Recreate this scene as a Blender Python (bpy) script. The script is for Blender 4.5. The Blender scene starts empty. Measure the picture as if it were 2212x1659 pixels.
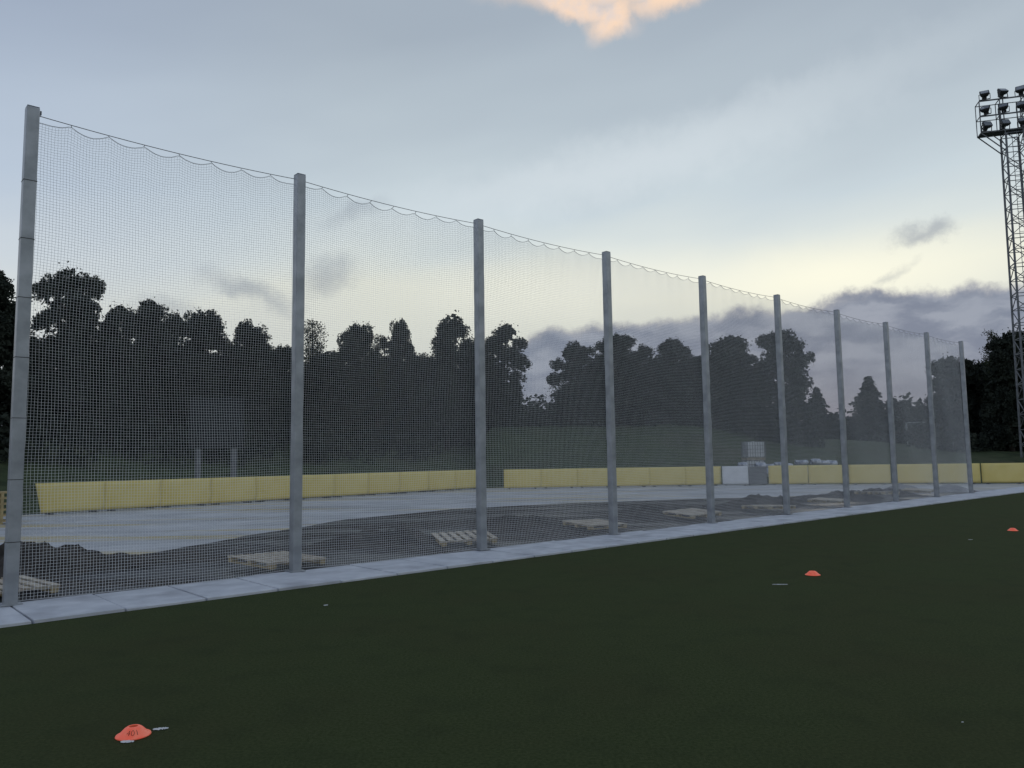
import bpy, math, random
import numpy as np
from mathutils import Vector, Matrix
from mathutils import noise as mn
random.seed(7); rng=np.random.default_rng(7)
scene=bpy.context.scene
COL=scene.collection
scene.view_settings.view_transform='Standard'; scene.view_settings.look='None'; scene.view_settings.exposure=0

# ---------------------------------------------------------------- materials
def new_mat(name):
    m=bpy.data.materials.new(name); m.use_nodes=True
    nt=m.node_tree; b=nt.nodes['Principled BSDF']
    return m,nt,b
def mat(name,c1,c2=None,scale=5.0,rough=0.8,metal=0.0,detail=4,bump=0.0,bscale=None,lo=0.35,hi=0.65,spec=0.3,coord='Object'):
    m,nt,b=new_mat(name)
    b.inputs['Roughness'].default_value=rough; b.inputs['Metallic'].default_value=metal
    b.inputs['Specular IOR Level'].default_value=spec
    if c2 is None:
        b.inputs['Base Color'].default_value=(*c1,1); return m
    tc=nt.nodes.new('ShaderNodeTexCoord')
    n=nt.nodes.new('ShaderNodeTexNoise'); n.inputs['Scale'].default_value=scale; n.inputs['Detail'].default_value=detail
    nt.links.new(tc.outputs[coord],n.inputs['Vector'])
    r=nt.nodes.new('ShaderNodeValToRGB'); r.color_ramp.elements[0].position=lo; r.color_ramp.elements[1].position=hi
    r.color_ramp.elements[0].color=(*c1,1); r.color_ramp.elements[1].color=(*c2,1)
    nt.links.new(n.outputs['Fac'],r.inputs['Fac']); nt.links.new(r.outputs['Color'],b.inputs['Base Color'])
    if bump>0:
        n2=nt.nodes.new('ShaderNodeTexNoise'); n2.inputs['Scale'].default_value=bscale or scale*4; n2.inputs['Detail'].default_value=4
        nt.links.new(tc.outputs[coord],n2.inputs['Vector'])
        bp=nt.nodes.new('ShaderNodeBump'); bp.inputs['Strength'].default_value=bump; bp.inputs['Distance'].default_value=0.02
        nt.links.new(n2.outputs['Fac'],bp.inputs['Height']); nt.links.new(bp.outputs['Normal'],b.inputs['Normal'])
    return m
def mix_second(m,c3,scale,lo,hi,fac=1.0,stretch=None,rough=None,flat=None):
    nt=m.node_tree; b=nt.nodes['Principled BSDF']; l=b.inputs['Base Color'].links[0]; src=l.from_socket
    tc=nt.nodes.new('ShaderNodeTexCoord'); n=nt.nodes.new('ShaderNodeTexNoise'); n.inputs['Scale'].default_value=scale; n.inputs['Detail'].default_value=5
    if stretch:
        mp=nt.nodes.new('ShaderNodeMapping'); mp.inputs['Rotation'].default_value=(0,0,stretch[1]); mp.inputs['Scale'].default_value=stretch[0]
        nt.links.new(tc.outputs['Object'],mp.inputs['Vector']); nt.links.new(mp.outputs['Vector'],n.inputs['Vector'])
    else: nt.links.new(tc.outputs['Object'],n.inputs['Vector'])
    r=nt.nodes.new('ShaderNodeMapRange'); r.inputs['From Min'].default_value=lo; r.inputs['From Max'].default_value=hi; r.inputs['To Max'].default_value=fac
    nt.links.new(n.outputs['Fac'],r.inputs['Value']); res=r.outputs['Result']
    if flat is not None:      # only where the ground lies low
        sx=nt.nodes.new('ShaderNodeSeparateXYZ'); nt.links.new(tc.outputs['Object'],sx.inputs[0])
        q0=nt.nodes.new('ShaderNodeMapRange'); q0.inputs['From Min'].default_value=flat*.4; q0.inputs['From Max'].default_value=flat; q0.inputs['To Min'].default_value=1; q0.inputs['To Max'].default_value=0
        nt.links.new(sx.outputs[2],q0.inputs['Value'])
        mm=nt.nodes.new('ShaderNodeMath'); mm.operation='MULTIPLY'; nt.links.new(res,mm.inputs[0]); nt.links.new(q0.outputs['Result'],mm.inputs[1]); res=mm.outputs[0]
    mx=nt.nodes.new('ShaderNodeMix'); mx.data_type='RGBA'
    nt.links.new(res,mx.inputs[0]); nt.links.new(src,mx.inputs[6]); mx.inputs[7].default_value=(*c3,1)
    nt.links.new(mx.outputs[2],b.inputs['Base Color'])
    if rough is not None:
        q=nt.nodes.new('ShaderNodeMapRange'); q.inputs['From Max'].default_value=fac; q.inputs['To Min'].default_value=b.inputs['Roughness'].default_value; q.inputs['To Max'].default_value=rough
        nt.links.new(res,q.inputs['Value']); nt.links.new(q.outputs['Result'],b.inputs['Roughness'])
        for n_ in nt.nodes:
            if n_.type=='BUMP':
                q2=nt.nodes.new('ShaderNodeMapRange'); q2.inputs['From Max'].default_value=fac; q2.inputs['To Min'].default_value=n_.inputs['Strength'].default_value; q2.inputs['To Max'].default_value=.15
                nt.links.new(res,q2.inputs['Value']); nt.links.new(q2.outputs['Result'],n_.inputs['Strength'])

M_turf=mat('turf',(0.036,0.050,0.018),(0.060,0.076,0.030),scale=45,rough=0.95,bump=0.7,bscale=140,spec=0.08)
mix_second(M_turf,(0.050,0.049,0.022),0.5,0.45,0.75,0.5)
mix_second(M_turf,(0.030,0.042,0.018),2.5,0.5,0.7,0.35)
mix_second(M_turf,(0.066,0.080,0.036),9.0,0.60,0.75,0.35)
M_grass=mat('bank_grass',(0.042,0.058,0.030),(0.066,0.084,0.044),scale=1.2,rough=0.95,bump=0.8,bscale=8,spec=0.1)
mix_second(M_grass,(0.076,0.074,0.05),0.25,0.50,0.70,0.7)
mix_second(M_grass,(0.028,0.036,0.022),0.9,0.52,0.66,0.6)
M_asph=mat('asphalt_rink',(0.38,0.39,0.41),(0.50,0.51,0.53),scale=0.7,rough=0.75,bump=0.3,bscale=40)
mix_second(M_asph,(0.24,0.245,0.25),0.35,0.5,0.66,0.7,((0.35,1.6,1),-0.9))
mix_second(M_asph,(0.45,0.36,0.16),0.45,0.54,0.62,0.75,((0.25,2.4,1),-0.9))
M_dirt=mat('soil',(0.034,0.031,0.029),(0.075,0.067,0.060),scale=2.6,rough=0.95,bump=0.9,bscale=16,spec=0.1)
mix_second(M_dirt,(0.105,0.095,0.086),0.9,0.60,0.72,0.45)
mix_second(M_dirt,(0.030,0.032,0.036),0.38,0.44,0.54,1.0,((0.5,1.5,1),-0.74),rough=0.38,flat=.06)
M_gravel=mat('gravel',(0.16,0.16,0.17),(0.28,0.28,0.30),scale=18,rough=0.95,bump=1.0,bscale=30)
M_slab=mat('concrete_slab',(0.48,0.50,0.55),(0.60,0.62,0.67),scale=3,rough=0.85,bump=0.3,bscale=60)
mix_second(M_slab,(0.33,0.34,0.38),1.3,0.52,0.70,0.7)
M_steel=mat('galvanised_steel',(0.29,0.31,0.335),(0.42,0.44,0.475),scale=4,rough=0.42,metal=0.45,bump=0.08,bscale=30)
mix_second(M_steel,(0.23,0.245,0.26),1.2,0.50,0.70,0.55,((1,1,.25),0))
M_strap=mat('black_strap',(0.03,0.03,0.03),rough=0.6)
M_net=mat('net_cord',(0.90,0.92,0.95),rough=0.9)
M_rope=mat('net_rope',(0.40,0.41,0.43),rough=0.9)
M_cable=mat('steel_cable',(0.22,0.22,0.23),rough=0.5,metal=0.3)
M_yel=mat('yellow_padding',(0.68,0.55,0.19),(0.78,0.66,0.29),scale=0.8,rough=0.55,bump=0.2,bscale=3)
mix_second(M_yel,(0.48,0.40,0.17),1.6,0.55,0.75,0.4)
M_white=mat('white_board',(0.62,0.63,0.66),(0.72,0.73,0.76),scale=2,rough=0.5)
M_grey=mat('grey_board',(0.16,0.165,0.18),(0.21,0.22,0.23),scale=2,rough=0.6)
M_frame=mat('pale_frame',(0.45,0.46,0.48),rough=0.6)
M_dark=mat('dark_metal',(0.05,0.053,0.058),(0.085,0.088,0.092),scale=3,rough=0.6)
M_mast=mat('mast_steel',(0.14,0.148,0.165),(0.21,0.22,0.235),scale=3,rough=0.6,metal=0.2)
M_glass=mat('lamp_glass',(0.25,0.27,0.3),rough=0.15,spec=0.6)
M_wood=mat('pallet_wood',(0.52,0.47,0.39),(0.36,0.31,0.25),scale=6,rough=0.85,bump=0.3)
M_plank=mat('plank_wood',(0.45,0.36,0.20),(0.33,0.26,0.15),scale=6,rough=0.85,bump=0.3)
M_tarp=mat('tarp',(0.22,0.25,0.34),(0.58,0.60,0.66),scale=3.2,rough=0.5,bump=0.6,bscale=6,lo=.42,hi=.58)
M_tank=mat('tank_plastic',(0.60,0.62,0.64),(0.72,0.74,0.76),scale=2,rough=0.4)
M_leaf=mat('pine_needles',(0.020,0.026,0.022),(0.050,0.060,0.048),scale=0.8,rough=0.9,spec=0.1,detail=2)
M_leaf2=mat('birch_leaves',(0.03,0.04,0.022),(0.055,0.065,0.035),scale=2,rough=0.9,spec=0.1,detail=2)
M_bark=mat('bark',(0.035,0.03,0.026),(0.07,0.06,0.052),scale=6,rough=0.95,bump=0.6)
M_board=mat('scoreboard_back',(0.026,0.029,0.034),(0.040,0.043,0.048),scale=1.5,rough=0.8)
M_chalk=mat('white_chalk',(0.75,0.77,0.78),(0.5,0.52,0.52),scale=60,rough=0.9)
M_ink=mat('marker_ink',(0.03,0.01,0.01),rough=0.6)
mo,nt,b=new_mat('orange_plastic'); M_cone=mo
b.inputs['Roughness'].default_value=0.45
tc=nt.nodes.new('ShaderNodeTexCoord'); n=nt.nodes.new('ShaderNodeTexNoise'); n.inputs['Scale'].default_value=18
r=nt.nodes.new('ShaderNodeValToRGB'); r.color_ramp.elements[0].color=(0.95,0.14,0.075,1); r.color_ramp.elements[1].color=(0.88,0.20,0.12,1)
r.color_ramp.elements[0].position=.4; r.color_ramp.elements[1].position=.65
nt.links.new(tc.outputs['Object'],n.inputs['Vector']); nt.links.new(n.outputs['Fac'],r.inputs['Fac']); nt.links.new(r.outputs['Color'],b.inputs['Base Color'])
nt.links.new(r.outputs['Color'],b.inputs['Emission Color']); b.inputs['Emission Strength'].default_value=0.18  # faint self-glow added to brighten the plastic beyond what the sky lights

# ---------------------------------------------------------------- mesh helpers
class MB:
    def __init__(s): s.v=[]; s.f=[]
    def add(s,vs,fs):
        o=len(s.v); s.v+= [tuple(v) for v in vs]; s.f+=[tuple(i+o for i in f) for f in fs]
    def box(s,c,size,m=None):
        x,y,z=[k/2 for k in size]; c=Vector(c)
        vs=[Vector((sx*x,sy*y,sz*z)) for sz in(-1,1) for sy in(-1,1) for sx in(-1,1)]
        if m is not None: vs=[m@v for v in vs]
        s.add([v+c for v in vs],[(0,2,3,1),(4,5,7,6),(0,1,5,4),(2,6,7,3),(0,4,6,2),(1,3,7,5)])
    def bar(s,p,q,w,w2=None,n=4):
        p=Vector(p);q=Vector(q);d=(q-p)
        if d.length<1e-6:return
        d.normalize(); a=d.cross(Vector((0,0,1)))
        if a.length<1e-3:a=Vector((1,0,0))
        a.normalize(); b=d.cross(a); w2=w if w2 is None else w2; vs=[]
        for P,W in((p,w),(q,w2)):
            for i in range(n):
                t=2*math.pi*(i+.5)/n; vs.append(P+(a*math.cos(t)+b*math.sin(t))*W*.707)
        fs=[(i,(i+1)%n,n+(i+1)%n,n+i) for i in range(n)]+[tuple(range(n-1,-1,-1)),tuple(range(n,2*n))]
        s.add(vs,fs)
    def lathe(s,prof,n=48,closed=False):
        vs=[];fs=[]
        for r,z in prof:
            for i in range(n):
                t=2*math.pi*i/n; vs.append((r*math.cos(t),r*math.sin(t),z))
        K=len(prof)
        for k in range(K-1 if not closed else K):
            for i in range(n):
                a=k*n+i;b_=k*n+(i+1)%n;k2=(k+1)%K
                fs.append((a,b_,k2*n+(i+1)%n,k2*n+i))
        s.add(vs,fs)
    def mesh(s,name,mt,smooth=False,bevel=0):
        me=bpy.data.meshes.new(name); me.from_pydata(s.v,[],s.f); me.materials.append(mt)
        if smooth: me.polygons.foreach_set('use_smooth',[True]*len(me.polygons))
        me.update(); return me
def obj(name,data,parent=None,loc=(0,0,0),rot=(0,0,0),bevel=0):
    o=bpy.data.objects.new(name,data); COL.objects.link(o); o.location=loc; o.rotation_euler=rot
    if parent: o.parent=parent
    if bevel:
        md=o.modifiers.new('bevel','BEVEL'); md.width=bevel; md.segments=2; md.limit_method='ANGLE'
    return o
def empty(name,loc=(0,0,0),rot=(0,0,0)):
    return obj(name,None,None,loc,rot)
def tag(o,label=None,cat=None,group=None,kind=None):
    if label:o['label']=label
    if cat:o['category']=cat
    if group:o['group']=group
    if kind:o['kind']=kind
    return o
def clone(root,loc,rot=None,scale=None):
    r=root.copy(); COL.objects.link(r); r.location=loc
    if rot is not None:r.rotation_euler=rot
    if scale is not None:r.scale=scale
    for c in root.children:
        k=c.copy(); COL.objects.link(k); k.parent=r
        for c2 in c.children:
            k2=c2.copy(); COL.objects.link(k2); k2.parent=k
    return r
def np_mesh(name,verts,quads,mt,smooth=False):
    me=bpy.data.meshes.new(name); nv=len(verts); nf=len(quads); k=quads.shape[1]
    me.vertices.add(nv); me.vertices.foreach_set('co',verts.astype(np.float32).ravel())
    me.loops.add(nf*k); me.loops.foreach_set('vertex_index',quads.astype(np.int32).ravel())
    me.polygons.add(nf); me.polygons.foreach_set('loop_start',np.arange(nf,dtype=np.int32)*k)
    me.polygons.foreach_set('loop_total',np.full(nf,k,dtype=np.int32))
    if smooth: me.polygons.foreach_set('use_smooth',np.ones(nf,dtype=bool))
    me.materials.append(mt); me.update(calc_edges=True); me.validate(); return me

# ---------------------------------------------------------------- layout
P0=Vector((-5.839,9.182,0)); A=0.7358; SP=3.551; H=6.0
U=Vector((math.cos(A),math.sin(A),0)); N=Vector((math.sin(A),-math.cos(A),0))   # along fence / towards the field
def fl(s,t,z=0): return P0+U*s+N*t+Vector((0,0,z))
def sstep(x): x=min(max(x,0),1); return x*x*(3-2*x)
def yb(x):
    if x<-1.8: return 43.2+(x+1.8)*1.26
    if x<12: return 42.8
    return 42.8-(x-12)*0.29 if x<30 else 37.6
def hfun(x,y):
    d=(y-yb(x))*(0.62 if x<-1.8 else 1.0)
    amp=(4.2-.8*sstep((-x-2)/6))-2.3*sstep((x-8)/32)
    return amp*sstep((d-2.5)/(15+8*sstep((x-12)/12)))
def hnoise(x,y):
    return 0.12*math.sin(x*.7+1.3*math.sin(y*.31))*math.sin(y*.53+x*.2)

xs=sorted(set(list(np.arange(-60,80,1.5))+[-1500,-900,-500,-300,-200,-140,-100,-80,100,130,170,240,350,600,1000,1500]))
ys=sorted(set(list(np.arange(-10,110,1.5))+[-1500,-700,-300,-150,-80,-40,-20,130,160,200,300,500,900,1500]))
g=MB(); nx=len(xs)
for y in ys:
    for x in xs:
        hh=hfun(max(min(x,80),-60),min(y,110)); g.v.append((x,y,-0.06+hh+(hnoise(x,y) if hh>0.3 else 0)))
for j in range(len(ys)-1):
    for i in range(nx-1):
        a=j*nx+i; g.f.append((a,a+1,a+nx+1,a+nx))
tag(obj('ground',g.mesh('ground',M_grass,True)),kind='structure')

t=MB(); t.add([fl(-45,1.25,0),fl(80,1.25,0),fl(80,90,0),fl(-45,90,0)],[(0,3,2,1)])
tag(obj('turf_field',t.mesh('turf',M_turf)),kind='structure')
backp=[Vector(v) for v in [(-30,8,0),(-16,26.8,0),(-1.8,44.4,0),(12,44,0),(24,40.4,0),(34,38,0),(70,32,0)]]
seg=[(backp[i+1]-backp[i]).length for i in range(len(backp)-1)]; tot=sum(seg)
def along(u):
    d=u*tot
    for i,L_ in enumerate(seg):
        if d<=L_ or i==len(seg)-1: return backp[i].lerp(backp[i+1],min(d/L_,1))
        d-=L_
a=MB(); n=48
for i in range(n+1):
    f0=fl(-9+81*i/n,-.10); b0=along(i/n)
    for j in range(7):
        v=f0.lerp(b0,j/6); a.v.append((v.x,v.y,-.016))
for i in range(n):
    for j in range(6):
        q=i*7+j; a.f.append((q,q+7,q+8,q+1))
tag(obj('rink_asphalt',a.mesh('rink_asphalt',M_asph)),kind='structure')
heaps=[(-2.4,15.5,.22,.9),(-3.2,14.9,.12,.7),(.2,18.4,.26,1.0),(3.7,21.0,.26,1.1),(4.8,21.6,.15,.8),(-7.1,11.9,.36,.7),(-7.9,12.2,.28,.6),(-6.3,12.5,.18,.6),(7.9,24.9,.28,1.1),(6.3,23.4,.16,.8),(11.9,28.0,.26,1.1),(10.1,26.7,.20,.9),(14.0,29.6,.26,1.0)]
def dirt_z(P):
    z=0
    for hx,hy,hh,rr in heaps:
        d2=((P.x-hx)**2+(P.y-hy)**2)/(rr*rr); z+=hh*math.exp(-(d2**1.5)*1.1)
    z*=1+0.5*mn.noise(Vector((P.x*2.2,P.y*2.2,0)))+.3*mn.noise(Vector((P.x*6,P.y*6,2)))+.15*mn.noise(Vector((P.x*14,P.y*14,4)))
    z+=0.016*mn.noise(Vector((P.x*1.1,P.y*1.1,3)))+0.008*mn.noise(Vector((P.x*6,P.y*6,5)))
    return z
def depth_at(s):
    pts=[(-8,5.0),(-2,4.3),(1.6,4.3),(3.2,4.7),(6,6.6),(9.5,8.8),(14,9.8),(18,9.2),(23,7.0),(27,4.4),(30.5,1.8),(34,.4)]
    for (a0,b0),(a1,b1) in zip(pts,pts[1:]):
        if s<=a1: return b0+(b1-b0)*(max(s,a0)-a0)/(a1-a0)
    return pts[-1][1]
g=MB(); S=np.arange(-8,34.01,0.08); K=96
for s in S:
    D=depth_at(s)+0.2*mn.noise(Vector((s*.6,0,0)))+.05*mn.noise(Vector((s*3,0,0)))
    for k in range(K+1):
        tt=0.12+(D-.12)*k/K; P=fl(s,-tt); e=min(k/4,(K-k)/16,1); P.z=-0.008+(max(dirt_z(P)+.02,0))*e
        g.v.append(tuple(P))
for i in range(len(S)-1):
    for k in range(K):
        q=i*(K+1)+k; g.f.append((q,q+1,q+K+2,q+K+1))
tag(obj('bare_soil',g.mesh('bare_soil',M_dirt,True)),kind='structure')
g=MB(); s=-9.0; i=0
while s<62:
    L=0.9; dz=0.006*math.sin(i*2.1); 
    g.box(fl(s+L/2,0.57+.006*math.sin(i*5.),-0.03+dz),(L-0.022,1.34,0.12),Matrix.Rotation(A+.003*math.sin(i*3.3),3,'Z')); s+=L; i+=1
pv=tag(obj('pavement',g.mesh('pavement',M_slab)),kind='structure')
pv.modifiers.new('b','BEVEL').width=0.006

# ---------------------------------------------------------------- fence posts
root=empty('fence_post'); W=.14
g=MB(); g.box((0,0,H/2+.02),(W,W,H-.04)); col=obj('column',g.mesh('column',M_steel),root,bevel=.014)
g=MB(); g.box((0,0,.045),(.22,.22,.016))
obj('base_plate',g.mesh('base_plate',M_steel),root)
g=MB(); g.box((0,0,H+.003),(W-.01,W-.01,.006)); g.box((.082,.02,H-.03),(.04,.012,.05)); g.bar((.095,.02,H-.03),(.095,.09,H-.05),.010)
obj('cap_bracket',g.mesh('cap_bracket',M_mast),root)
root.rotation_euler=(0,0,A); root.location=fl(0,0,-.0)
tag(root,'tall square galvanised steel net post on slabs','post','net posts along the pavement')
for i in range(1,10):
    clone(root,fl(i*SP,0,0))
g=MB(); g.box((0,0,0),(W+.006,W+.006,.007)); sm_=g.mesh('lashing_strap',M_strap)
z=.75
while z<5.6: obj('lashing_strap',sm_,root,(0,0,z)); z+=.72
root['label']='tall square galvanised steel net post wrapped with thin black straps'

# ---------------------------------------------------------------- cable + net
def cable_z(s):
    f=(s/SP)%1.0; return H-.04-0.05*4*f*(1-f)
TN=-0.085
g=MB(); prev=None
for i in range(9*16+1):
    s=i*SP/16; p=fl(s,TN,cable_z(s))
    if prev is not None:g.bar(prev,p,.0075,n=5)
    prev=p
tag(obj('support_cable',g.mesh('support_cable',M_cable)),'thin steel cable strung between the net post tops','cable')
CE=0.036
S=np.arange(0.06,9*SP-.05,CE); Z=np.arange(0.06,5.94,CE); nS=len(S); nZ=len(Z)
SS,ZZ=np.meshgrid(S,Z,indexing='ij')
f=(SS/SP)%1.0; bay=np.floor(SS/SP)
fr=(f*8)%1.0
hang=np.array([0.06,0.075,0.065,0.07,0.06,0.075,0.065,0.07])[(np.floor(f*8)).astype(int)%8]
scal=hang*4*fr*(1-fr)+0.05*4*f*(1-f)
edge=np.clip(1-np.minimum(f,1-f)*SP/0.22,0,1)**2*0.06
top=np.exp(-(5.9-ZZ)/0.45)
zz=ZZ-(scal+edge)*top-0.08*np.sin(np.pi*f)*np.exp(-(5.9-ZZ)/3.)*(1-top)
zz=zz+0.012*np.sin(SS*1.9+bay)*np.sin(ZZ*1.3+.5)
pin=np.sin(np.pi*f)**0.6
lowb=np.exp(-ZZ/0.9)
tt=TN+ pin*(0.035*np.sin(SS*.9+2*bay+ZZ*.8)+0.008*np.sin(SS*3.1+ZZ*1.1)+0.10*lowb) + lowb*0.02*np.sin(SS*3.+bay)
ss=SS+0.014*np.sin(ZZ*1.6+bay*1.7)*pin+ 0.008*np.sin(ZZ*3.1+SS)
ss=ss+rng.normal(0,.0013,ss.shape); zz=zz+rng.normal(0,.0013,zz.shape)
zz=np.maximum(zz,0.045)
Pn=np.stack([P0.x+U.x*ss+N.x*tt,P0.y+U.y*ss+N.y*tt,zz],-1)
r0=0.0018
def tube_set(P,axisA,axisB,r):
    m,n,_=P.shape; V=[]
    for k in range(3):
        a=2*math.pi*k/3+.5; V.append(P+(axisA*math.cos(a)+axisB*math.sin(a))*r)
    V=np.stack(V,2); idx=np.arange(m*n*3).reshape(m,n,3); F=[]
    for k in range(3):
        k2=(k+1)%3
        F.append(np.stack([idx[:,:-1,k],idx[:,:-1,k2],idx[:,1:,k2],idx[:,1:,k]],-1).reshape(-1,4))
    return V.reshape(-1,3),np.concatenate(F)
uN=np.array(N);uU=np.array(U);uZ=np.array([0,0,1.])
def stride(P,k):
    idx=list(range(0,P.shape[1],k))
    if idx[-1]!=P.shape[1]-1: idx.append(P.shape[1]-1)
    return P[:,idx]
V1,F1=tube_set(stride(Pn,3),uU,uN,r0)
V2,F2=tube_set(stride(np.swapaxes(Pn,0,1),2)+uN*0.001,uN,uZ,r0)
netroot=empty('safety_net',P0)
def keep(o): o.location=-P0; return o
keep(obj('netting',np_mesh('netting',np.concatenate([V1,V2]),np.concatenate([F1,F2+len(V1)]),M_net),netroot))
g=MB()
pts=[Vector(p)+Vector((0,0,.01)) for p in Pn[:,-1]]
for p,q in zip(pts,pts[1:]): g.bar(p,q,.0055,n=4)
bot=[Vector(p) for p in Pn[:,0]]
for p,q in zip(bot[::2],bot[2::2]): g.bar(p,q,.008,n=4)
for e in (0,-1):
    side=[Vector(p) for p in Pn[e]]
    for p,q in zip(side[::4],side[4::4]): g.bar(p,q,.007)
for bI in range(9):
    for k in range(1,8):
        s=(bI+k/8)*SP; j=min(int(round((s-S[0])/CE)),nS-1)
        g.bar(pts[j],fl(s,TN,cable_z(s)),.006)
keep(obj('border_rope',g.mesh('border_rope',M_rope),netroot))
tag(netroot,'long white mesh safety net scalloped below its cable','net')

# ---------------------------------------------------------------- rink boards
def board_mesh(seed,L=2.0,Hh=1.05,mt=M_yel,slant=0):
    g=MB(); nx_,nz_=14,9; rs=random.Random(seed); vs=[]
    ph=rs.random()*6
    for face in (0,1):
        for j in range(nz_+1):
            for i in range(nx_+1):
                x=-L/2+L*i/nx_; z=.07+(Hh-.07)*j/nz_
                e=min(i,nx_-i,1); ez=min(j,nz_-j,2)/2
                puff=.008*(e*ez)**.5+.010*math.sin(x*4+ph)*math.sin(z*5+ph)*e
                y=-(.05+puff) if face==0 else (.05+puff)
                xo=x-slant*(j/nz_)*(1-i/nx_)
                vs.append((xo,y,z))
    n1=(nx_+1)*(nz_+1); fs=[]
    for face in(0,1):
        o=face*n1
        for j in range(nz_):
            for i in range(nx_):
                q=o+j*(nx_+1)+i; fs.append((q,q+1,q+nx_+2,q+nx_+1) if face==0 else (q,q+nx_+1,q+nx_+2,q+1))
    for i in range(nx_):
        fs.append((i,n1+i,n1+i+1,i+1)); q=nz_*(nx_+1)+i; fs.append((q,q+1,n1+q+1,n1+q))
    for j in range(nz_):
        q=j*(nx_+1); fs.append((q,q+nx_+1,n1+q+nx_+1,n1+q)); q+=nx_; fs.append((q,n1+q,n1+q+nx_+1,q+nx_+1))
    g.add(vs,fs); return g.mesh('padding',mt,True)
feet=MB(); feet.box((0,.12,.03),(.06,.6,.05)); feet.bar((0,.38,.04),(0,.05,.8),.03)
feetm=feet.mesh('support_foot',M_mast)
pads=[board_mesh(k) for k in range(4)]
endpad=board_mesh(5,slant=.2)
wpad=board_mesh(9,L=1.35,mt=M_white)
def place_board(p,q,k,lean=0,pad=None,label='yellow padded rink board panel standing on asphalt',fx=.7):
    c=((p[0]+q[0])/2,(p[1]+q[1])/2); ang=math.atan2(q[1]-p[1],q[0]-p[0])
    e=empty('rink_board',(c[0],c[1],-.016),(lean,0,ang))
    obj('padding',pad or pads[k%4],e)
    for x in(-fx,fx): obj('support_foot',feetm,e,(x,0,0))
    tag(e,label,'rink board','rink boards around the asphalt')
def run_boards(p,q,end=False):
    p=Vector((*p,0));q=Vector((*q,0));n=max(1,round((q-p).length/2.0)); d=(q-p)/n
    for i in range(n):
        r=random.uniform(-.008,.008); a_=p+d*i+Vector((r*.6,r,0))
        if end and i==0: place_board(a_,a_+d,0,0,endpad,'yellow padded end rink board with slanted edge')
        else: place_board(a_,a_+d,random.randrange(9),random.uniform(-.012,.008))
run_boards((-15.57,25.9),(-1.85,43.1),True)
run_boards((-.5,41.9),(11.3,42.7))
place_board((11.35,42.5),(12.65,42.2),0,-.12,wpad,'plain white rink board panel leaning at the gap',.5)
run_boards((13.8,42.4),(19.7,40.9)); run_boards((19.75,40.85),(34,37.6))
g=MB(); g.box((0,0,.5),(1.0,.7,.9)); g.box((0,0,.97),(1.06,.76,.04))
for x in(-.25,.25): g.box((x,-.355,.5),(.44,.012,.8))
for x in(-.4,.4):
    for y in(-.25,.25): g.box((x,y,.02),(.08,.08,.06))
e=empty('storage_box',(13.3,42.9,-.016),(0,0,-.1)); obj('cabinet_body',g.mesh('cabinet_body',M_grey),e,bevel=.01)
tag(e,'grey two-door storage box standing in the board gap','storage box')
def tank():
    e=empty('water_tank')
    g=MB(); g.box((0,0,.62),(1.0,1.0,.92)); g.lathe([(.0,1.12),(.11,1.12),(.11,1.07)],16); obj('bottle',g.mesh('bottle',M_tank),e,bevel=.07)
    g=MB()
    for z in(.2,.42,.64,.86,1.08):
        for sy in(-.54,.54): g.bar((-.56,sy,z),(.56,sy,z),.02); g.bar((sy,-.56,z),(sy,.56,z),.02)
    for k in range(8):
        x=-.54+k*1.08/7
        for sy in(-.55,.55): g.bar((x,sy,.12),(x,sy,1.1),.02); g.bar((sy,x,.12),(sy,x,1.1),.02)
    obj('cage',g.mesh('cage',M_mast),e)
    g=MB()
    for y in(-.45,0,.45): g.box((0,y,.05),(1.1,.1,.1))
    g.box((0,0,.125),(1.12,1.12,.03)); obj('skid',g.mesh('skid',M_wood),e)
    return e
w=tank(); w.location=(14.5,47.3,.2); tag(w,'white caged water tank on a skid behind boards','water tank','stacked water tanks')
w2=clone(w,(14.55,47.3,1.32),(0,0,.05))
def roll_mesh(seed,L,R):
    rs=random.Random(seed); g=MB(); n=14; K=16; vs=[];fs=[]
    for k in range(K+1):
        x=-L/2+L*k/K
        for i in range(n):
            t=2*math.pi*i/n; rr=R*(1+.35*mn.noise(Vector((x*1.9,math.cos(t)*1.2+seed,math.sin(t)*1.2))))*(1 if 0<k<K else .75)
            vs.append((x,rr*math.cos(t),R*.8+rr*.7*math.sin(t)))
    for k in range(K):
        for i in range(n): fs.append((k*n+i,k*n+(i+1)%n,(k+1)*n+(i+1)%n,(k+1)*n+i))
    fs.append(tuple(range(n))); fs.append(tuple(range(K*n+n-1,K*n-1,-1)))
    g.add(vs,fs); return g.mesh('rolled_tarp',M_tarp,True)
rolls=[roll_mesh(k,[.8,1.0,.7,1.1][k],[.22,.19,.24,.17][k]) for k in range(4)]
rs=random.Random(11)
for i in range(26):
    x=13.0+6.3*(i%13)/12+rs.uniform(-.1,.1); y=46.2+rs.uniform(-.2,.3); z=(.22+hfun(x,y)) if i<13 else (.68+hfun(x,y)+rs.uniform(-.05,.14))
    s3=1.5 if i<13 else 1.0
    if i>=13 and i%5==0: continue
    o=obj('rolled_tarp',rolls[i%4],None,(x,y,z),(rs.uniform(-.03,.03),rs.uniform(-.05,.05),rs.uniform(-.2,.2))); o.scale=(.75,s3,s3); tag(o,'small crumpled blue-grey tarp roll piled behind yellow boards','rolled tarp','pile of rolled tarps')

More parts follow.
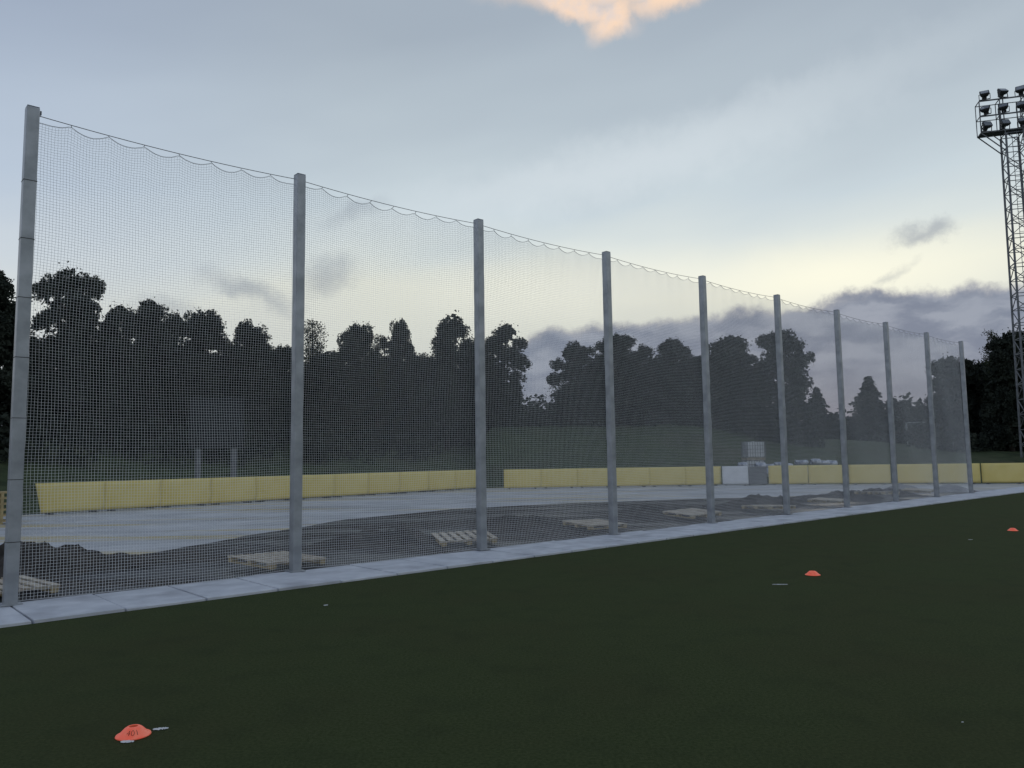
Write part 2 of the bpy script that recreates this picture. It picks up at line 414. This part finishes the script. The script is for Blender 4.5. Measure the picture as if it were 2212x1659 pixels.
# ---------------------------------------------------------------- pallets
def pallet():
    e=empty('wooden_pallet'); g=MB()
    for k in range(7): g.box((-.50+k/6,0,.092),(.10+.012*math.sin(k*3),1.0,.016))
    for y in(-.45,0,.45): g.box((0,y,.076),(1.10,.09,.014))
    obj('deck',g.mesh('deck',M_wood),e)
    g=MB()
    for x in(-.48,0,.48):
        for y in(-.45,0,.45): g.box((x,y,.0435),(.10,.10,.049))
        g.box((x,0,.01),(.09,1.0,.016))
    obj('runner',g.mesh('runner',M_plank),e); return e
pal=pallet(); first=True
so_=[.0,.15,.55,.75,.8,.8,.9,.9,1.0]; bo_=[1.0,.9,1.2,1.2,1.1,1.0,1.0,1.0,1.0]
for i in range(0,9):
    P=fl(i*SP+so_[i],-bo_[i]); z=max(dirt_z(P),0)*.6+.05+.010*i
    r=(random.uniform(-.03,.03)+.03,random.uniform(-.04,.04),A+random.uniform(-.25,.25)+ (math.pi/2 if i%2 else 0))
    if i==1: r=(.05,.04,A+.25)
    if i==2: r=(.07,-.02,A-.45)
    if first: pal.location=(P.x,P.y,z); pal.rotation_euler=r; o=pal; first=False; tag(pal,'weathered slatted wooden pallet lying on bare soil','pallet','pallets behind the net posts')
    else: o=clone(pal,(P.x,P.y,z),r)
e=empty('plank_stack',(-15.2,21.6,-.016),(0,0,.9)); g=MB()
for k in range(6):
    for j in range(3): g.box((random.uniform(-.04,.04),(j-1)*.2,.09+k*.16),(2.4,.17,.05))
    if k<5:
        for x in(-.9,.9): g.box((x,0,.17+k*.16),(.07,.6,.11))
for x in(-.9,.9): g.box((x,0,.03),(.07,.6,.06))
obj('boards',g.mesh('boards',M_plank),e); tag(e,'stack of pale timber planks on spacers beside rink','plank stack')
g=MB(); n=30; vs=[];fs=[]
for k in range(13):
    rr=k/12
    for i in range(n):
        t_=2*math.pi*i/n; q=1+.25*mn.noise(Vector((math.cos(t_)*1.5,math.sin(t_)*1.5,2)))
        x=rr*q*2.3*math.cos(t_); y=rr*q*1.0*math.sin(t_)
        z=.40*(math.cos(rr*math.pi)*.5+.5)+.12*mn.noise(Vector((x*2,y*2,1)))*(1-rr)
        vs.append((x,y,z-.02))
for k in range(12):
    for i in range(n): fs.append((k*n+i,k*n+(i+1)%n,(k+1)*n+(i+1)%n,(k+1)*n+i))
g.add(vs,fs)
gm=g.mesh('gravel_pile',M_gravel,True)
o=obj('gravel_pile',gm,None,(15.6,31.6,-.01),(0,0,.6)); tag(o,'low heap of light grey gravel behind the net','gravel pile','gravel heaps behind the net')
o=obj('gravel_pile',gm,None,(18.0,32.3,-.01),(0,0,.3)); o.scale=(.7,.8,.8); tag(o,'low heap of light grey gravel behind the net','gravel pile','gravel heaps behind the net')

# ---------------------------------------------------------------- scoreboard
e=empty('scoreboard',(-13.3,35,hfun(-13.3,35)-.05),(0,0,.35)); b0=hfun(-13.3,35)
g=MB(); g.box((0,0,3.45-b0),(2.25,.22,2.25)); obj('panel',g.mesh('panel',M_board),e,bevel=.02)
g=MB(); 
for z in(2.33,4.57): g.box((0,-.13,z-b0),(2.3,.04,.06))
for x in(-1.13,1.13): g.box((x,-.13,3.45-b0),(.05,.04,2.3))
obj('panel_frame',g.mesh('panel_frame',M_board),e)
for x in(-.75,.75):
    g=MB(); g.box((x,0,(2.32-b0)/2),(.24,.16,2.32-b0)); obj('leg',g.mesh('leg',M_mast),e,bevel=.01)
tag(e,'square dark grey scoreboard seen from behind on two legs','scoreboard')
gx,gy=33.6,64; gz=hfun(gx,gy)-.05
e=empty('goal_frame',(gx,gy,gz),(0,0,-.3)); g=MB(); w_,h_,d_=1.1,2.0,.9
for x in(-w_,w_):
    g.bar((x,0,0),(x,0,h_),.08); g.bar((x,0,h_),(x,d_*.6,h_),.05); g.bar((x,d_*.6,h_),(x,d_*1.6,0),.05); g.bar((x,0,.03),(x,d_*1.6,.03),.05)
g.bar((-w_,0,h_),(w_,0,h_),.08); g.bar((-w_,d_*1.6,.03),(w_,d_*1.6,.03),.05); g.bar((-w_,d_*.6,h_),(w_,d_*.6,h_),.05)
obj('frame',g.mesh('frame',M_frame),e); tag(e,'pale metal goal frame standing on the grass','goal')

# ---------------------------------------------------------------- light mast
mx_,my_=34.85,52.0; mz=hfun(mx_,my_)-.05
e=empty('light_mast',(mx_,my_,mz),(0,0,-.28)); g=MB(); TH=23.4-mz
def hwz(z): return .70-.16*z/TH
cor=[(-1,-1),(1,-1),(1,1),(-1,1)]
for c in cor:
    g.bar((c[0]*hwz(0),c[1]*hwz(0),0),(c[0]*hwz(TH),c[1]*hwz(TH),TH),.10)
nb=22; dz=TH/nb
for k in range(nb+1):
    z=k*dz;h1=hwz(z)
    for i in range(4):
        a_=cor[i];b_=cor[(i+1)%4]
        g.bar((a_[0]*h1,a_[1]*h1,z),(b_[0]*h1,b_[1]*h1,z),.045)
        if k<nb:
            h2=hwz(z+dz)
            if k%2: a_,b_=b_,a_
            g.bar((a_[0]*h1,a_[1]*h1,z),(b_[0]*h2,b_[1]*h2,z+dz),.045)
for x in(-.15,.15): g.bar((x,-hwz(0)+.1,0),(x,-hwz(TH)+.1,TH),.03)
k=0
while k*.35<TH: g.bar((-.15,-hwz(k*.35)+.1,k*.35),(.15,-hwz(k*.35)+.1,k*.35),.022); k+=1
obj('lattice_tower',g.mesh('lattice_tower',M_mast),e)
g=MB(); rows=[TH+.25,TH+1.4,TH+2.5]; hwid=2.0
for z in rows:
    g.bar((-hwid,-.45,z),(hwid,-.45,z),.08); g.bar((-hwid,.45,z),(hwid,.45,z),.045)
    for x in(-hwid,-.75,.75,hwid): g.bar((x,-.45,z),(x,.45,z),.045)
for x in(-hwid,-.75,.75,hwid): g.bar((x,-.45,rows[0]),(x,-.45,rows[2]),.06); g.bar((x,.45,rows[0]),(x,.45,rows[2]),.045)
g.box((0,0,rows[0]-.04),(2*hwid,.9,.03))
for sx in(-1,1):
    g.bar((sx*hwid,-.4,rows[0]),(sx*.55,-.4,TH-1.2),.06); g.bar((sx*hwid,.4,rows[0]),(sx*.55,.4,TH-1.2),.06); g.bar((sx*1.3,0,rows[0]),(sx*.55,0,TH-.5),.05)
for sx in(-1,1):
    for sy in(-.45,.45): g.bar((sx*.55,sy,TH-.1),(sx*.55,sy,rows[2]),.06)
obj('lamp_platform',g.mesh('lamp_platform',M_mast),e)
fm=MB(); T=Matrix.Rotation(math.radians(-38),3,'X')
def ring(w_,h_,y,cut=.16):
    pts_=[(-w_,-h_+cut*h_),(-w_+cut*w_,-h_),(w_-cut*w_,-h_),(w_,-h_+cut*h_),(w_,h_-cut*h_),(w_-cut*w_,h_),(-w_+cut*w_,h_),(-w_,h_-cut*h_)]
    return [T@Vector((a_,y,b_)) for a_,b_ in pts_]
rings=[ring(.29,.24,-.16),ring(.29,.24,-.06),ring(.22,.18,.10),ring(.14,.13,.16),ring(.14,.13,.34),ring(.10,.10,.38)]
vs=[v for r_ in rings for v in r_]; fs=[]
for k in range(5):
    for i in range(8): fs.append((k*8+i,k*8+(i+1)%8,(k+1)*8+(i+1)%8,(k+1)*8+i))
fs.append(tuple(range(40,48))); fs.append(tuple(range(7,-1,-1)))
fm.add(vs,fs)
fm.bar((-.33,0,0),(-.33,0,-.40),.04); fm.bar((.33,0,0),(.33,0,-.40),.04); fm.bar((-.33,0,-.40),(.33,0,-.40),.05); fm.bar((-.33,0,0),(.33,0,0),.03)
fmm=fm.mesh('floodlight',M_dark); 
gl=MB(); gl.box(T@Vector((0,-.166,0)),(.46,.008,.38),T); glm=gl.mesh('lens',M_glass)
for z in rows:
    for x in(-1.65,-.55,.55,1.65):
        o=obj('floodlight',fmm,e,(x,-.5,z+.45),(random.uniform(-.15,.15),0,random.uniform(-.55,.45))); obj('lens',glm,o)
tag(e,'tall lattice steel floodlight mast with three lamp rows','light mast')

# ---------------------------------------------------------------- cones + marks
g=MB(); g.lathe([(.100,.0),(.098,.006),(.084,.011),(.066,.028),(.050,.044),(.037,.052),(.026,.054),(.025,.051),(.036,.048),(.048,.040),(.064,.024),(.082,.007),(.096,.001)],64,True)
conem=g.mesh('marker_cone',M_cone,True)
def cone(x,y,rz,label,writing=False,tilt=(0,0)):
    o=obj('marker_cone',conem,None,(x,y,.003),(tilt[0],tilt[1],rz)); tag(o,label,'training cone','training cones on the turf')
    if writing:
        cu=bpy.data.curves.new('txt','FONT'); cu.body='401'; cu.size=.038; cu.align_x='CENTER'; cu.offset=-.0008; cu.resolution_u=4
        to=bpy.data.objects.new('txt',cu); COL.objects.link(to); bpy.context.view_layer.update()
        me=bpy.data.meshes.new_from_object(to); bpy.data.objects.remove(to)
        for v in me.vertices:
            tx,ty=v.co.x,v.co.y
            h=(ty+.002)/.030
            r_=.080-.030*h; z=.0155+.0285*h
            th=-math.pi/2-.04+tx*1.15/.062
            v.co=((r_+.0026)*math.cos(th),(r_+.0026)*math.sin(th),z+.0034)
        me.materials.clear(); me.materials.append(M_ink)
        obj('lettering',me,o)
cone(-2.32,4.88,.44,'orange disc cone with handwritten black marking on turf',True)
cone(4.04,10.75,.3,'small plain orange disc cone on the turf')
cone(10.27,16.25,1.,'small plain orange disc cone on the turf')
def scrap(x,y,L,Wd,rz,sd,label,name='chalk_mark',cat='mark'):
    rs=random.Random(sd); g=MB(); n=14; vs=[]
    for i in range(n+1):
        xx=-L/2+L*i/n; w_=Wd*(.35+.65*rs.random())*(math.sin(math.pi*(i+.4)/(n+.8))**.4)
        vs+=[(xx,-w_/2+rs.uniform(-1,1)*Wd*.15,.0),(xx,w_/2,.003)]
    g.add(vs,[(2*i,2*i+2,2*i+3,2*i+1) for i in range(n)])
    o=obj(name,g.mesh(name,M_chalk),None,(x,y,.005),(0,0,rz)); tag(o,label,cat)
scrap(-2.20,4.98,.09,.042,.25,1,'short white chalk streak on turf beside cone')
scrap(-2.30,4.765,.08,.045,.0,2,'white chalk smudge on turf under cone')
scrap(3.34,10.0,.19,.03,-.1,3,'thin white tape scrap lying on dark turf','tape_scrap','scrap')
scrap(-2.15,9.03,.05,.045,.4,4,'tiny white paper scrap lying on dark turf','paper_scrap','scrap')
scrap(8.49,14.7,.09,.03,.1,5,'thin white tape scrap lying on dark turf','tape_scrap','scrap')
scrap(2.70,4.89,.014,.008,.1,6,'tiny pale crumb of tape lying on dark turf','tape_scrap','scrap')

# ---------------------------------------------------------------- trees
def unit(rg,m):
    d=rg.normal(size=(m,3)); return d/np.linalg.norm(d,axis=1)[:,None]
def quads_at(C,size,rg):
    n=len(C); a=unit(rg,n); b=np.cross(a,rg.normal(size=(n,3))); b/=np.linalg.norm(b,axis=1)[:,None]
    size=np.broadcast_to(size,(n,))
    s1=(size*rg.uniform(.5,1.2,n))[:,None]; s2=(size*rg.uniform(.35,.8,n))[:,None]
    V=np.stack([C-a*s1,C-b*s2,C+a*s1,C+b*s2],1).reshape(-1,3)
    return V,np.arange(4*n).reshape(n,4)
def crown_pine(seed,Ht=10.,R=2.3):
    rg=np.random.default_rng(seed); masses=[]
    lean=rg.normal(0,.25,2)
    masses.append((np.array([lean[0],lean[1],Ht*.87]),rg.uniform(.85,1.1)))
    nm=19
    for i in range(nm):
        t=.14+.70*(i+rg.uniform(-.3,.3))/(nm-1); an=i*2.4+rg.uniform(-.5,.5)
        prof=1-max(0,(t-.5)/.5)**1.8*.7
        off=R*prof*rg.uniform(.40,.88); r=rg.uniform(.7,1.3)*(1.05-.25*t)*(R/2.3)
        masses.append((np.array([off*math.cos(an)+lean[0]*t,off*math.sin(an)+lean[1]*t,t*Ht]),r))
    Cs=[];In=[]; ends=[]
    for c,r in masses:
        ends.append(c)
        nl=int(9*r*r+5)
        for q in range(nl):
            d=unit(rg,1)[0]; d[2]=abs(d[2])*.9-.25
            lc=c+d*r*rg.uniform(.55,1.02); lr=rg.uniform(.20,.46)
            m=int(95*(lr/.36)**2); dd=unit(rg,m)
            Cs.append(lc+dd*(lr*rg.uniform(.2,1.,m)**.5)[:,None]*np.array([.95,.95,1.3]))
        m=int(75*r**2); In.append(c+unit(rg,m)*(r*.78*rg.uniform(0,1,m)**.45)[:,None])
        m=int(50*r**2); dd=unit(rg,m); Cs.append(c+dd*(r*rg.uniform(.95,1.2,m))[:,None])
    m=500; t=rg.uniform(.06,.85,m); an=rg.uniform(0,6.283,m); q=R*.50*np.sqrt(rg.uniform(0,1,m))*(1-.45*t)
    In.append(np.stack([q*np.cos(an),q*np.sin(an),t*Ht],1))
    m=1600; t=rg.uniform(.03,.45,m); an=rg.uniform(0,6.283,m); q=R*.95*np.sqrt(rg.uniform(.1,1,m))*(1+.15*np.sin(3*an+seed))
    Cs.append(np.stack([q*np.cos(an),q*np.sin(an),t*Ht+rg.normal(0,.2,m)],1))
    leaf=np.concatenate(Cs); inner=np.concatenate(In)
    V,F=quads_at(np.concatenate([leaf,inner]),np.concatenate([np.full(len(leaf),.100),np.full(len(inner),.32)]),rg)
    g=MB()
    segs=8; pts=[(0,0,-.6)]
    for k in range(1,segs+1): pts.append((lean[0]*k/segs+rg.normal()*.05,lean[1]*k/segs+rg.normal()*.05,Ht*.93*k/segs))
    for k in range(segs): g.bar(pts[k],pts[k+1],.34*(1-k/segs*.9),.34*(1-(k+1)/segs*.9),n=8)
    for c in ends:
        z=max(c[2]-.9,.6); k=min(int(z/(Ht*.93)*segs),segs-1); p=pts[k]
        g.bar((p[0],p[1],z),c,.10,.03)
    return np_mesh('crown',V,F,M_leaf),g.mesh('trunk',M_bark)
def crown_spruce(seed,Ht=10.,R=2.2):
    rg=np.random.default_rng(seed); Cs=[]; g=MB(); g.bar((0,0,-.5),(0,0,Ht*.98),.32,.03,n=8)
    z=Ht*.06
    while z<Ht*.98:
        t=z/Ht; L=R*(1-t)**.95*rg.uniform(.85,1.15)+.05; nb=max(4,int(9*(1-t)+3)); a0=rg.uniform(0,6)
        for k in range(nb):
            a=a0+2*math.pi*k/nb+rg.normal()*.2; Lk=L*rg.uniform(.75,1.12); m=int(26+80*Lk)
            q=rg.uniform(.08,1,m); x=q*Lk; dz=-.35*q**1.5*Lk*.6+rg.normal(0,.06,m)+.12*np.sin(q*3)
            sp=rg.normal(0,.12+.14*Lk*.5,m)*(1.1-q)
            Cs.append(np.stack([x*math.cos(a)-sp*math.sin(a),x*math.sin(a)+sp*math.cos(a),z+dz-rg.uniform(0,.22,m)],1))
            g.bar((0,0,z),(Lk*.8*math.cos(a),Lk*.8*math.sin(a),z-.15*Lk),.05,.02)
        z+=.30+.22*(1-t)
    V,F=quads_at(np.concatenate(Cs),.13,rg); return np_mesh('crown',V,F,M_leaf),g.mesh('trunk',M_bark)
def crown_birch(seed,Ht=10.,R=1.7):
    rg=np.random.default_rng(seed); Cs=[]; g=MB(); g.bar((0,0,-.5),(0,0,Ht*.97),.22,.02,n=8)
    for i in range(70):
        z=Ht*rg.uniform(.2,.93); a=rg.uniform(0,6.28); L=R*(1.1-z/Ht)**.6*rg.uniform(.5,1.1); up=rg.uniform(.5,1.2)*L
        p=np.array([0,0,z]);q=np.array([L*math.cos(a),L*math.sin(a),z+up]); q[2]=min(q[2],Ht)
        g.bar(p,q,.05,.012); m=45
        tt_=rg.uniform(.25,1.05,m)[:,None]; Cs.append(p+(q-p)*tt_+rg.normal(0,.16,(m,3)))
    V,F=quads_at(np.concatenate(Cs),.09,rg); return np_mesh('crown',V,F,M_leaf2),g.mesh('trunk',M_bark)
pines=[crown_pine(100+k,10.,[2.3,2.6,2.1,2.5,2.3,2.7,2.2,2.5][k]) for k in range(8)]
spr=[crown_spruce(200),crown_spruce(201)]; bir=[crown_birch(300)]
def tree(kind,x,y,ztop,w=1.0,var=0,label=None):
    mesh={'pine_tree':pines,'spruce_tree':spr,'birch_tree':bir}[kind]; c,t_=mesh[var%len(mesh)]
    b_=hfun(x,y)-.08; h=ztop-b_
    e=empty(kind,(x,y,b_),(0,0,random.uniform(0,6.28))); e.scale=(w,w,h/10)
    obj('trunk',t_,e); obj('crown',c,e)
    lab={'pine_tree':'dark dense round-topped pine on the grass bank','spruce_tree':'dark pointed conical spruce beyond the grass bank','birch_tree':'sparse wispy birch among the dense dark pines'}[kind]
    tag(e,label or lab,kind.replace('_',' ').split()[0]+' tree','trees along the bank')
T_=[(-25.8,38,11.7,.9),(-23.1,40,12.2,.76),(-21.6,41.5,10.5,.65),(-21.2,45,11.5,.9),(-19.0,48,11.6,.95),(-17.2,50,11.1,.85),(-15.6,52,9.8,.85),(-11.6,56,11.9,.72),(-8.5,58,12.6,.7),(-4.9,58,12.9,.95),
(-.9,60,12.4,.92),(4.6,60,10.9,.85),(7.9,60,11.6,1.0),(10.6,62,10.9,.75),(12.8,60,11.1,.9),(16.3,60,11.2,.98),(20.0,58,11.4,1.08),(34.8,62,9.6,.8),(36.4,57,10.7,.9),(39.2,60,11.3,1.),(42.5,58,10.6,1.)]
for i,(x,y,z,w) in enumerate(T_): tree('pine_tree',x,y,z,w,i)
tree('birch_tree',-14.2,55,12.1,1.,0); tree('birch_tree',-9.9,57,11.2,.8,0)
tree('spruce_tree',29.4,75,8.2,1.25,0); tree('spruce_tree',33.1,72,8.9,1.7,1); tree('pine_tree',42.3,85,7.6,.9,2); tree('pine_tree',38.5,84,6.4,.8,4)
tree('birch_tree',38.0,61,11.6,.8,0)
F_=[(-29.5,36,10.2,1.),(-26.5,42,9.0,1.),(-24.0,44,8.8,1.1),(-21.5,47,9.2,1.),(-19.3,45.5,8.8,1.),(-16.8,53,9.6,1.),(-16.2,49,8.8,.95),(-13.2,54,9.5,1.05),(-14.8,58,9.8,1.05),(-10.2,60,10.0,1.1),(-6.8,61,10.2,1.15),(-3.0,61,10.6,.95),(6.4,63,9.4,.95),(9.4,64,9.7,1.05),(11.4,63,9.5,1.),(14.6,63,9.9,1.1),(18.2,62,10.0,1.05),(37.4,64,9.3,1.),(40.8,65,10.2,1.)]
for i,(x,y,z,w) in enumerate(F_): tree('pine_tree',x,y,z,w,i+3)
rg=np.random.default_rng(5); Cs=[]
for i in range(560):
    x=rg.uniform(-34,22); base=yb(x)
    dd=rg.uniform(15.5,20) if x>-2 else rg.uniform(9.5,17)
    y=base+dd/(0.62 if x<-1.8 else 1.); hb=hfun(x,y); R=rg.uniform(.5,1.0)*(1.1 if x<-2 else .75); m=80
    if 1.3<x<3.0 and i%2: continue
    Cs.append(np.array([x,y,hb+R*.6])+unit(rg,m)*(R*rg.uniform(.4,1,m)**.5)[:,None]*np.array([1,1,1.1]))
for i in range(160):
    x=rg.uniform(30,50); y=rg.uniform(56,68); R=rg.uniform(.5,1.2); m=80
    Cs.append(np.array([x,y,hfun(x,y)+R*.6])+unit(rg,m)*(R*rg.uniform(.4,1,m)**.5)[:,None])
V,F=quads_at(np.concatenate(Cs),.17,rg)
tag(obj('undergrowth',np_mesh('undergrowth',V,F,M_leaf)),kind='stuff')
Cs=[]
for i in range(1500):
    azd=rg.uniform(-75,75); az_=math.radians(azd); D=rg.uniform(105,135); x=D*math.sin(az_); y=D*math.cos(az_)
    top=4.8+1.3*math.sin(azd*.5)+1.0*math.sin(azd*1.7+1)+rg.normal()*.5
    for q in range(3):
        R=rg.uniform(.9,1.7); z=top*(q+.5)/3; m=24
        Cs.append(np.array([x+rg.normal()*.5,y,hfun(min(x,80),min(y,110))+z])+unit(rg,m)*(R*rg.uniform(.3,1,m)**.5)[:,None]*np.array([1,1,1.2]))
V,F=quads_at(np.concatenate(Cs),.44,rg)
tag(obj('distant_woods',np_mesh('distant_woods',V,F,M_leaf)),kind='stuff')

# ---------------------------------------------------------------- world sky
w=bpy.data.worlds.new('World'); scene.world=w; w.use_nodes=True; nt=w.node_tree; nt.nodes.clear(); L=nt.links
w.cycles.sampling_method='NONE'
out=nt.nodes.new('ShaderNodeOutputWorld'); bg=nt.nodes.new('ShaderNodeBackground'); L.new(bg.outputs[0],out.inputs[0])
tc=nt.nodes.new('ShaderNodeTexCoord'); sp=nt.nodes.new('ShaderNodeSeparateXYZ'); L.new(tc.outputs['Generated'],sp.inputs[0])
def Mth(op,*a,clamp=False):
    n=nt.nodes.new('ShaderNodeMath'); n.operation=op; n.use_clamp=clamp
    for i,v in enumerate(a):
        if isinstance(v,(int,float)): n.inputs[i].default_value=v
        else: L.new(v,n.inputs[i])
    return n.outputs[0]
az=Mth('MULTIPLY',Mth('ARCTAN2',sp.outputs[0],sp.outputs[1]),57.2958)
el=Mth('MULTIPLY',Mth('ARCSINE',sp.outputs[2]),57.2958)
def comb(x,y,z=0.0):
    n=nt.nodes.new('ShaderNodeCombineXYZ')
    for i,v in enumerate((x,y,z)):
        if isinstance(v,(int,float)): n.inputs[i].default_value=v
        else: L.new(v,n.inputs[i])
    return n.outputs[0]
def noise(x,y,scale,detail=4,seed=0.,rough=.55,col=False):
    n=nt.nodes.new('ShaderNodeTexNoise'); n.inputs['Scale'].default_value=scale; n.inputs['Detail'].default_value=detail; n.inputs['Roughness'].default_value=rough
    L.new(comb(x,y,seed),n.inputs['Vector'])
    if col:
        s=nt.nodes.new('ShaderNodeSeparateColor'); L.new(n.outputs['Color'],s.inputs[0]); return s.outputs
    return n.outputs['Fac']
def sm(v,a,b):
    n=nt.nodes.new('ShaderNodeMapRange'); n.interpolation_type='SMOOTHSTEP'; L.new(v,n.inputs['Value'])
    if a<b: n.inputs['From Min'].default_value=a;n.inputs['From Max'].default_value=b
    else:
        n.inputs['From Min'].default_value=b;n.inputs['From Max'].default_value=a;n.inputs['To Min'].default_value=1;n.inputs['To Max'].default_value=0
    return n.outputs['Result']
def mixc(f,a,b,mode='MIX'):
    n=nt.nodes.new('ShaderNodeMix'); n.data_type='RGBA'; n.blend_type=mode
    if isinstance(f,(int,float)): n.inputs[0].default_value=f
    else: L.new(f,n.inputs[0])
    for k,v in((6,a),(7,b)):
        if isinstance(v,tuple): n.inputs[k].default_value=(*v,1)
        else: L.new(v,n.inputs[k])
    return n.outputs[2]
c_,s_=math.cos(.17),math.sin(.17)
su=Mth('ADD',Mth('MULTIPLY',az,c_),Mth('MULTIPLY',el,s_)); sv=Mth('SUBTRACT',Mth('MULTIPLY',el,c_),Mth('MULTIPLY',az,s_))
streak=noise(Mth('MULTIPLY',su,.25),sv,.16,3,1.3,.45)
nn=noise(az,el,.35,6,4.,.62,True)
n1=nn[0]; n2=nn[1]
w1=Mth('SUBTRACT',n1,.5); w2=Mth('SUBTRACT',n2,.5)
el2=Mth('ADD',el,Mth('MULTIPLY',Mth('SUBTRACT',streak,.5),9.))
rp=nt.nodes.new('ShaderNodeValToRGB'); L.new(Mth('DIVIDE',el2,60.,clamp=True),rp.inputs['Fac'])
st=[(0,(.58,.60,.58)),(8,(.72,.74,.68)),(11.5,(.80,.82,.73)),(14.5,(.70,.76,.75)),(18,(.58,.665,.715)),(24,(.465,.54,.605)),(31,(.375,.44,.515)),(45,(.32,.38,.47)),(60,(.30,.36,.45))]
cr=rp.color_ramp
cr.elements[0].position=0; cr.elements[0].color=(*st[0][1],1); cr.elements[1].position=1; cr.elements[1].color=(*st[-1][1],1)
for p_,c in st[1:-1]:
    e_=cr.elements.new(p_/60); e_.color=(*c,1)
colr=rp.outputs['Color']
colr=mixc(sm(az,-8.,-38.),colr,mixc(1.,colr,(.84,.86,.96),'MULTIPLY'))
def blob(azc,elc,ra,re,rot,amp,inner=.2,outer=1.1):
    da=Mth('ADD',Mth('SUBTRACT',az,azc),Mth('MULTIPLY',w1,amp)); de=Mth('ADD',Mth('SUBTRACT',el,elc),Mth('MULTIPLY',w2,amp*.7))
    c,s=math.cos(rot),math.sin(rot)
    x=Mth('DIVIDE',Mth('ADD',Mth('MULTIPLY',da,c),Mth('MULTIPLY',de,s)),ra); y=Mth('DIVIDE',Mth('SUBTRACT',Mth('MULTIPLY',de,c),Mth('MULTIPLY',da,s)),re)
    d=Mth('SQRT',Mth('ADD',Mth('MULTIPLY',x,x),Mth('MULTIPLY',y,y)))
    return sm(d,outer,inner)
colr=mixc(Mth('MULTIPLY',blob(23,12.0,13,2.9,.0,1.5,0,1.3),.85),colr,(1.0,.98,.80))
colr=mixc(Mth('MULTIPLY',blob(5,12.3,13,3.0,.0,1.5,0,1.3),.6),colr,(.96,.96,.84))
colr=mixc(Mth('MULTIPLY',blob(8,20.5,20,2.4,.17,5,.0,1.4),.4),colr,(.76,.82,.86))
colr=mixc(Mth('MULTIPLY',blob(22,24,18,1.8,.17,5,.0,1.4),.25),colr,(.62,.69,.74))
small=[(-18.5,12.0,3.8,1.0,-.35,5,.55),(-13.4,13.3,2.4,1.5,.3,5,.5),(-11.5,17.8,2.8,.7,.35,4,.3),(-24,10.3,3,.8,0,4,.35),(28.6,14.1,2.2,.95,.1,6,.6),(26.6,11.6,1.6,.5,.4,5,.35)]
for a_,e_,ra,re,ro,am,st_ in small:
    colr=mixc(Mth('MULTIPLY',blob(a_,e_,ra,re,ro,am,.0,1.3),st_),colr,(.27,.31,.38))
topb=nt.nodes.new('ShaderNodeValToRGB'); L.new(Mth('DIVIDE',Mth('ADD',az,60.),120.,clamp=True),topb.inputs['Fac'])
tb_=[(-60,2.),(-30,3.0),(-6,6.0),(-1,8.2),(3,9.6),(13,10.1),(20,10.3),(24.5,10.9),(28,11.1),(33,10.3),(40,10.3),(60,9)]
cr=topb.color_ramp
cr.elements[0].position=0; cr.elements[0].color=(.1,.1,.1,1); cr.elements[1].position=1; cr.elements[1].color=(.45,.45,.45,1)
for a_,e_ in tb_[1:-1]:
    k=cr.elements.new((a_+60)/120); k.color=(e_/20,)*3+(1,)
tz=Mth('MULTIPLY',topb.outputs['Color'],20.)
bn=noise(Mth('MULTIPLY',az,.35),Mth('ADD',el,Mth('MULTIPLY',w1,1.5)),.7,4,7.)
edge=Mth('SUBTRACT',tz,Mth('ADD',el,Mth('ADD',Mth('MULTIPLY',w1,2.8),Mth('MULTIPLY',w2,1.1))))
bank=sm(edge,-.25,.6)
bankc=mixc(sm(bn,.36,.64),(.190,.225,.305),(.31,.345,.42))
bankc=mixc(Mth('MULTIPLY',sm(edge,.9,.1),.6),bankc,(.50,.49,.49))
bankc=mixc(sm(el,7.,2.),bankc,(.21,.235,.295))
colr=mixc(Mth('MULTIPLY',bank,.97),colr,bankc)
pk=Mth('MAXIMUM',blob(9.2,33.1,12.5,2.6,0,2.6,.5,1.12),Mth('MAXIMUM',blob(8.0,30.3,2.3,1.5,.5,3.0,.3,1.15),Mth('MAXIMUM',blob(5.0,31.4,5.4,1.2,-.35,3.0,.3,1.15),blob(12.5,31.2,4.6,1.2,.15,3.0,.2,1.2))))
colr=mixc(Mth('MULTIPLY',pk,.96),colr,mixc(sm(n2,.42,.66),(.98,.72,.53),(.80,.68,.62)))
sky=nt.nodes.new('ShaderNodeTexSky'); sky.sky_type='NISHITA'; sky.sun_disc=False; sky.sun_elevation=math.radians(2); sky.sun_rotation=math.radians(20)
skm=mixc(1.,sky.outputs['Color'],(.05,.05,.05),'MULTIPLY')
colr=mixc(.03,colr,skm)
L.new(colr,bg.inputs['Color']); bg.inputs['Strength'].default_value=1.03
sun=bpy.data.lights.new('sun','SUN'); sun.energy=.12; sun.angle=math.radians(15); sun.color=(1,.86,.7)
so=bpy.data.objects.new('sun',sun); COL.objects.link(so)
sd=Vector((math.sin(math.radians(20))*math.cos(math.radians(8)),math.cos(math.radians(20))*math.cos(math.radians(8)),math.sin(math.radians(8))))
so.rotation_euler=sd.to_track_quat('Z','Y').to_euler()

# ---------------------------------------------------------------- camera
cam=bpy.data.cameras.new('camera'); co=bpy.data.objects.new('camera',cam); COL.objects.link(co); scene.camera=co
p,rr=0.095,-0.0144
fw=Vector((0,math.cos(p),math.sin(p)));up=Vector((0,-math.sin(p),math.cos(p)));rt=Vector((1,0,0))
rt2=rt*math.cos(rr)+up*math.sin(rr); up2=up*math.cos(rr)-rt*math.sin(rr)
mw=Matrix((rt2,up2,-fw)).transposed().to_4x4(); mw.translation=Vector((0,0,1.637)); co.matrix_world=mw
cam.sensor_width=36; cam.lens=36*1680.4/2212; cam.clip_end=4000; cam.clip_start=.05
